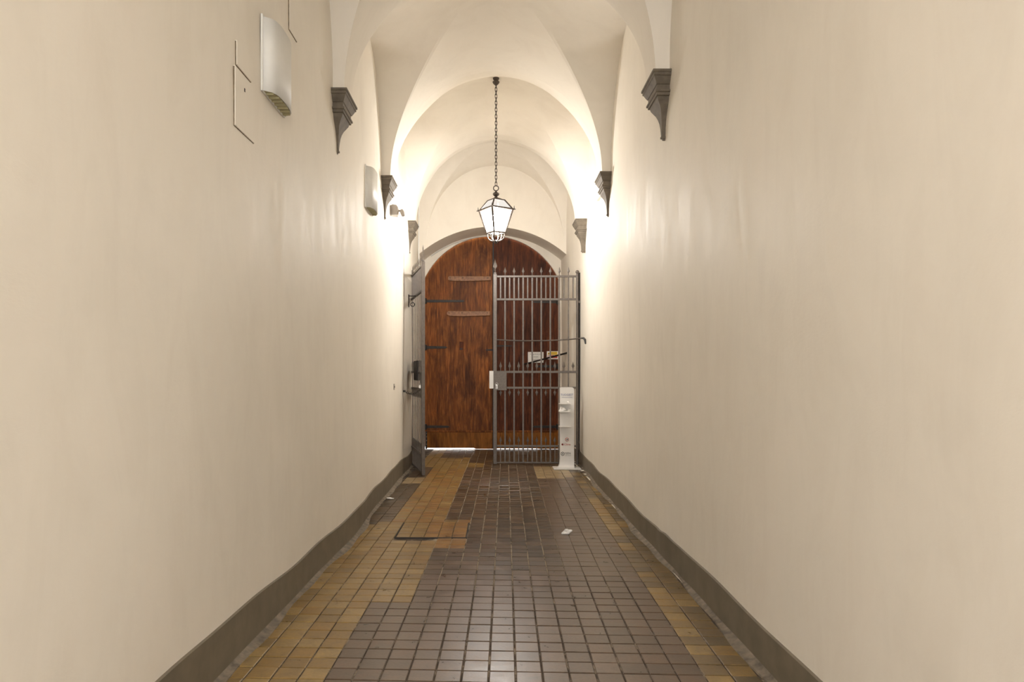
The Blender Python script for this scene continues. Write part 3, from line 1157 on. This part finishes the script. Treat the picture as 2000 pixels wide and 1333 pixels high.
# thin rod across the closed leaf with a hooked black end
A_, B_ = Vector((0.025, 10.985, 1.918)), Vector((1.279, 10.36, 1.912))
lr = tag(empty('stay_rod', A_), 'thin sagging iron rod slanting across the closed gate leaf to the right wall', 'rod')
rp = [(B_ - A_) * (i / 14) + Vector((0, 0, -0.11 * (i / 14) * (1 - i / 14))) for i in range(15)]
obj('rod', MB().tube(rp, 0.009, 6), 'iron', lr, 60)
e_ = B_ - A_
obj('hook_end', MB().tube([e_ + Vector((-0.03, 0.012, 0)), e_, e_ + Vector((0.018, -0.02, -0.025)), e_ + Vector((0.022, -0.04, -0.085))], [0.011, 0.016, 0.017, 0.011], 8), 'black', lr, 60)


# ------------------------------------------------------------------ hand sanitiser stand
ST = tag(empty('sanitiser_stand', (1.054, 10.52, 0)), 'white hand sanitiser stand with shelves and printed logos by the right wall', 'stand')
poly = [(-0.105, 0.03), (0.105, 0.03), (0.105, 1.160)]
for i in range(7):
    a = i / 6 * pi / 2
    poly.append((0.067 + 0.038 * cos(a), 1.160 + 0.038 * sin(a)))
for i in range(5):
    a = pi / 2 + i / 4 * pi / 2
    poly.append((-0.090 + 0.015 * cos(a), 1.183 + 0.015 * sin(a)))
poly.append((-0.105, 1.160))
col = obj('column', MB().prism_xz(poly, -0.015, 0.05), 'white', ST)
bv = col.modifiers.new('bevel', 'BEVEL')
bv.width = 0.004
bv.segments = 2
bs = obj('base_plate', MB().cbox(-0.205, 0.195, -0.15, 0.13, 0.0, 0.022, 0.006), 'white', ST)
fl = MB()
pr = [(0.155, 0.02), (0.128, 0.035), (0.114, 0.06), (0.107, 0.10), (0.1055, 0.14)]
vs, fs = [], []
for wv, z in pr:
    dpt = (wv - 0.105) * 0.9
    vs += [(-wv, -0.016 - dpt, z), (0.1055, -0.016 - dpt, z), (0.1055, 0.051, z), (-wv, 0.051, z)]
for i in range(len(pr) - 1):
    for j in range(4):
        k = (j + 1) % 4
        fs.append((i * 4 + j, i * 4 + k, i * 4 + 4 + k, i * 4 + 4 + j))
fs += [(3, 2, 1, 0), tuple((len(pr) - 1) * 4 + j for j in range(4))]
obj('foot_flare', fl.add(vs, fs), 'white', ST, 60)


def zst(y, d=10.5):
    return EYE + (730 - y) * d / F


for y in (789.0, 804.5, 833.5):
    z = zst(y, 10.42)
    sh = obj('shelf', MB().cbox(-0.122, 0.042, -0.125, -0.012, z - 0.007, z + 0.004, 0.002), 'white', ST)
    obj('shelf_lip', MB().cbox(-0.122, 0.042, -0.131, -0.124, z - 0.009, z + 0.010, 0.002), 'white', sh)
# printing
yf = -0.0162
lettering('TUOGEST', 0.042, 'blueink', ST, (-0.003, yf, zst(773.5)), 'CENTER')
lettering('soluzioni per la sicurezza', 0.0155, 'blueink', ST, (0, yf, zst(777.2)), 'CENTER')
cz = zst(859)
em = obj('round_emblem', MB().tube([(0.0 + 0.024 * cos(2 * pi * i / 20), yf, cz + 0.024 * sin(2 * pi * i / 20)) for i in range(20)], 0.0032, 5, True), 'red', ST)
obj('emblem_mark', MB().prism_xz([(-0.013, cz), (0.010, cz - 0.013), (0.010, cz + 0.013)], yf - 0.001, yf + 0.001), 'ink', em)
cz = zst(868.8)
for i in range(6):
    a = i * pi / 3 + 0.3
    q = [(-0.066 + 0.008 * cos(a) + 0.013 * cos(a) * c - 0.007 * sin(a) * s, cz + 0.008 * sin(a) + 0.013 * sin(a) * c + 0.007 * cos(a) * s) for c, s in ((-0.6, 0), (0, -1), (1, 0), (0, 1))]
    obj('petal_mark', MB().prism_xz(q, yf - 0.0008, yf + 0.001), 'ink' if i % 2 else 'red', ST)
lettering('Clima', 0.040, 'red', ST, (-0.042, yf, cz - 0.013))
cz = zst(887)
hexp = [(-0.064 + 0.026 * cos(2 * pi * i / 6 + 0.5), yf, cz + 0.026 * sin(2 * pi * i / 6 + 0.5)) for i in range(6)]
hx_ = obj('hexagon_emblem', MB().tube(hexp, 0.0045, 5, True), 'ink', ST)
obj('emblem_mark', MB().prism_xz([(-0.074, cz - 0.008), (-0.060, cz - 0.010), (-0.056, cz + 0.006), (-0.068, cz + 0.010)], yf - 0.001, yf + 0.001), 'ink', hx_)
lettering('GEN', 0.044, 'ink', ST, (-0.034, yf, cz - 0.008))
lettering('facility service', 0.016, 'ink', ST, (-0.032, yf, cz - 0.030))


def crumple(name, loc, r, sq, seed, label, cat='tissue'):
    rnd = random.Random(seed)
    bm_ = bmesh.new()
    bmesh.ops.create_icosphere(bm_, subdivisions=3, radius=1)
    dirs = [(Vector((rnd.gauss(0, 1), rnd.gauss(0, 1), rnd.gauss(0, 1))).normalized(), rnd.uniform(-0.6, 0.75)) for _ in range(22)]
    for v in bm_.verts:
        n_ = v.co.normalized()
        k = 1.0
        for dd, am in dirs:
            q = n_.dot(dd)
            if q > 0.8:
                k += am * (q - 0.8) / 0.2
        v.co = Vector((n_.x * r * k * sq[0], n_.y * r * k * sq[1], max(-r * sq[2] * 0.75, n_.z * r * k * sq[2])))
    mn = min(v.co.z for v in bm_.verts)
    for v in bm_.verts:
        v.co.z -= mn
    m_ = bpy.data.meshes.new(name)
    bm_.to_mesh(m_)
    bm_.free()
    o_ = obj(name, m_, 'paper')
    o_.location = loc
    return tag(o_, label, cat)


crumple('crumpled_tissue', (1.054 - 0.075, 10.44, zst(804.5, 10.42) + 0.004), 0.034, (1.2, 0.8, 0.95), 3, 'crumpled white tissue on the middle shelf of the sanitiser stand')
crumple('crumpled_tissue', (1.054 + 0.018, 10.445, zst(804.5, 10.42) + 0.004), 0.018, (1.1, 0.8, 0.9), 9, 'small white tissue wad at the back of the middle shelf')
crumple('crumpled_tissue', (1.054 + 0.006, 10.45, zst(789.0, 10.42) + 0.004), 0.014, (1.2, 1, 1.0), 5, 'tiny white paper scrap on the top shelf of the sanitiser stand')
p = P(1108, 1044, 1960 / 314)
crumple('crumpled_tissue', (p.x, p.y, 0.001), 0.030, (1.1, 0.8, 0.8), 11, 'crumpled white tissue lying on the brown tiles mid floor')
p = P(762, 976, 1960 / 246)
crumple('crumpled_tissue', (p.x, p.y, 0.002), 0.021, (1.3, 0.9, 0.55), 12, 'small white paper scrap on the floor by the left skirting')


# ------------------------------------------------------------------ wall lights
def wall_light(loc, rz, label, wd=0.40, hgt=0.40, dep=0.066):
    """local +x points away from the wall, y runs along it"""
    r = tag(empty('wall_light', loc, rz), label, 'wall light', 'unlit wall lights')
    obj('back_plate', MB().cbox(0.0, 0.012, -wd / 2 - 0.012, wd / 2 + 0.012, -0.004, hgt + 0.012, 0.003), 'offwhite', r)
    n = 14
    vs, fs = [], []
    for z in (0.0, hgt):
        for i in range(n + 1):
            t = -1 + 2 * i / n
            vs.append((0.012 + dep * sqrt(max(0, 1 - abs(t) ** 3.2)), t * wd / 2, z))
    for i in range(n):
        fs.append((i, i + 1, n + 2 + i, n + 1 + i))
    sh_ = obj('curved_shade', MB().add(vs, fs), 'offwhite', r, 60)
    sd = sh_.modifiers.new('solid', 'SOLIDIFY')
    sd.thickness = 0.004
    m = MB()
    vs, fs = [], []
    for i in range(n + 1):
        t = -1 + 2 * i / n
        vs += [(0.010, t * wd / 2 * 0.98, 0.001), (0.008 + (dep - 0.004) * sqrt(max(0, 1 - abs(t) ** 3.2)), t * wd / 2 * 0.98, 0.001)]
    for i in range(n):
        fs.append((2 * i, 2 * i + 1, 2 * i + 3, 2 * i + 2))
    g = obj('bottom_grille', m.add(vs, fs), 'grille', r)
    for k in range(7):
        t = -0.78 + 0.26 * k
        d_ = dep * sqrt(max(0, 1 - abs(t) ** 3.2)) - 0.004
        obj('slat', MB().box(0.012, 0.010 + d_, t * wd / 2 - 0.003, t * wd / 2 + 0.003, -0.008, 0.002), 'grille', g)
    return r


def on_left(px, py):
    d = HW * F / (967 - px)
    return d, EYE + (730 - py) * d / F


wall_light((wl(4.07, 3.1) + 0.002, 4.07, 2.93), 0, 'large curved white wall light high on the left wall nearest the camera')
wall_light((wl(7.16, 3.1) + 0.002, 7.16, 3.02), 0, 'curved white wall light on the left wall between two corbels')
wbx = tag(empty('wall_box', (wr(8.58, 3.6), 8.58, 3.50)), 'pale box on the right wall half hidden behind a corbel', 'box')
obj('case', MB().cbox(-0.034, 0.01, -0.16, 0.16, 0, 0.42, 0.004), 'offwhite', wbx)
obj('cover', MB().cbox(-0.040, -0.033, -0.14, 0.14, 0.02, 0.40, 0.003), 'offwhite', wbx)


# flush painted access panels on the left wall
def access_panel(y0, y1, z0, z1, label, keyhole=False):
    ym = (y0 + y1) / 2
    r = tag(empty('access_panel', (wl(ym, (z0 + z1) / 2), ym, z0)), label, 'panel', 'painted access panels on the left wall')
    a, b, h = y0 - ym, y1 - ym, z1 - z0
    obj('gap_line', MB().box(-0.01, 0.0052, a - 0.0014, b + 0.002, -0.002, h + 0.001), 'seam', r)
    obj('cover', MB().cbox(-0.01, 0.0085, a, b + 0.004, 0.0, h + 0.006, 0.002), 'wall', r)
    if keyhole:
        k = obj('keyhole', MB().cbox(0.006, 0.0105, a + (b - a) * 0.45, a + (b - a) * 0.45 + 0.012, h * 0.74, h * 0.74 + 0.018, 0.001), 'black', r)
    return r


access_panel(3.46, 3.735, 2.60, 2.885, 'flush painted access panel with a keyhole on the left wall', True)
access_panel(3.49, 3.70, 2.905, 3.02, 'shallow painted panel just above the keyhole panel')
access_panel(4.40, 4.57, 3.515, 3.80, 'painted panel edge to the right of the nearest wall light')


# small floodlight / sensor below the second left corbel
fl_ = tag(empty('floodlight', (wl(8.72, 3.38), 8.72, 3.33)), 'small grey floodlight with a swivel sensor under the second left corbel', 'floodlight')
hood = [(0.0, 0.0), (0.085, 0.0), (0.092, 0.02), (0.092, 0.085), (0.075, 0.110), (0.030, 0.118), (0.0, 0.10)]
vs = [(x, -0.06, z) for x, z in hood] + [(x, 0.06, z) for x, z in hood]
n = len(hood)
fs = [tuple(range(n)), tuple(range(2 * n - 1, n - 1, -1))] + [(i, i + n, (i + 1) % n + n, (i + 1) % n) for i in range(n)]
obj('housing', MB().add(vs, fs), 'greyplastic', fl_)
obj('lens', MB().cbox(0.008, 0.084, -0.052, 0.052, -0.014, 0.001, 0.003), 'white', fl_)
obj('arm', MB().tube([(0.085, 0.0, 0.055), (0.115, 0.01, 0.050), (0.135, 0.01, 0.045)], 0.011, 8), 'greyplastic', fl_)
obj('sensor_head', MB().tube([(0.128, 0.01, 0.062), (0.140, 0.0, 0.03), (0.152, -0.015, -0.012)], [0.020, 0.026, 0.020], 10), 'greyplastic', fl_, 50)

# clear sheet on the left wall behind the folded gate leaf
sh = tag(obj('protective_sheet', MB().cbox(-1.256, -1.251, 9.74, 10.92, 0.01, 2.77, 0.001), 'acrylic'), 'clear plastic sheet fixed to the left wall behind the open gate leaf', 'sheet')

# chain that ties the open leaf to the wall
ch = tag(empty('tether_chain', (-1.25, 9.90, 1.155)), 'short iron chain tying the open gate leaf to the left wall', 'chain')
A, B = Vector((0.0, 0.0, 0.0)), Vector((0.225, 0.03, 0.03))
nl = 9
lk_me = MB().tube([(0.018 * cos(2 * pi * i / 12), 0.0095 * sin(2 * pi * i / 12), 0) for i in range(12)], 0.0038, 5, True).mesh('chain_link', 60)
for i in range(nl):
    t = (i + 0.5) / nl
    p = A.lerp(B, t) + Vector((0, 0, -0.05 * 4 * t * (1 - t)))
    q = A.lerp(B, t + 0.05) + Vector((0, 0, -0.05 * 4 * (t + 0.05) * (0.95 - t)))
    dr = (q - p).normalized()
    o = obj('chain_link', lk_me, 'darkiron', ch)
    o.location = p
    o.rotation_mode = 'QUATERNION'
    o.rotation_quaternion = dr.to_track_quat('X', 'Z') @ Matrix.Rotation(pi / 2 * (i % 2), 3, 'X').to_quaternion()
obj('wall_staple', MB().cbox(-0.02, 0.012, -0.012, 0.012, -0.014, 0.014, 0.003), 'darkiron', ch)
# padlock with a label hanging at the free stile
pl = tag(empty('padlock', (-1.035, 9.90, 1.195)), 'small padlock with a green and white tag on the open gate leaf', 'padlock')
obj('body', MB().cbox(-0.018, 0.018, -0.010, 0.010, 0.0, 0.045, 0.003), 'chrome', pl)
obj('shackle', MB().tube([(-0.011, 0, 0.042), (-0.011, 0, 0.062), (-0.006, 0, 0.071), (0.006, 0, 0.071), (0.011, 0, 0.062), (0.011, 0, 0.042)], 0.0035, 6), 'chrome', pl)
tg_ = obj('tag', MB().cbox(0.006, 0.034, -0.016, -0.012, -0.01, 0.06, 0.001), 'paper', pl)
obj('tag_print', MB().cbox(0.010, 0.030, -0.0175, -0.0155, 0.02, 0.05, 0.0005), 'green', tg_)

# hook that holds the open leaf higher up
hk = tag(empty('hold_open_hook', (-1.262, 10.45, 2.53)), 'iron hold-open hook with a ring high on the left wall', 'hook')
obj('hook_rod', MB().tube([(-0.01, 0, 0), (0.06, 0, 0.0), (0.12, 0.0, 0.0)], 0.007, 6), 'darkiron', hk)
obj('hook_ring', MB().tube([(0.06 + 0.028 * cos(2 * pi * i / 16), -0.01, -0.125 + 0.028 * sin(2 * pi * i / 16)) for i in range(16)], 0.007, 6, True), 'darkiron', hk)
obj('hook_plate', MB().cbox(-0.012, 0.010, -0.03, 0.03, -0.16, 0.02, 0.003), 'darkiron', hk)

# bell push plate on the left wall
d_, z_ = on_left(769, 756)
bp = tag(empty('bell_push', (wl(d_, z_), d_, z_)), 'small dark bell push on the left wall before the gate', 'bell')
obj('plate', MB().cbox(-0.01, 0.008, -0.028, 0.028, -0.038, 0.038, 0.003), 'greyplastic', bp)
obj('button', MB().tube([(0.006, 0, 0.0), (0.013, 0, 0.0)], 0.012, 10), 'black', bp)

# conduit in the left corner and white cable along the arch
cd_ = tag(obj('conduit', MB().tube([(-1.275, 12.05, 2.95), (-1.285, 12.05, 3.5), (-1.28, 12.05, 4.35)], 0.012, 8), 'offwhite', smooth=60), 'thin pale conduit running up the far left corner', 'conduit')
pts = [(x, Y_DOOR - 0.03, z + 0.005) for x, z in outer[2:17]]
cb = tag(obj('arch_cable', MB().tube(pts, 0.009, 6), 'white', smooth=60), 'white cable following the arch above the left door leaf', 'cable')
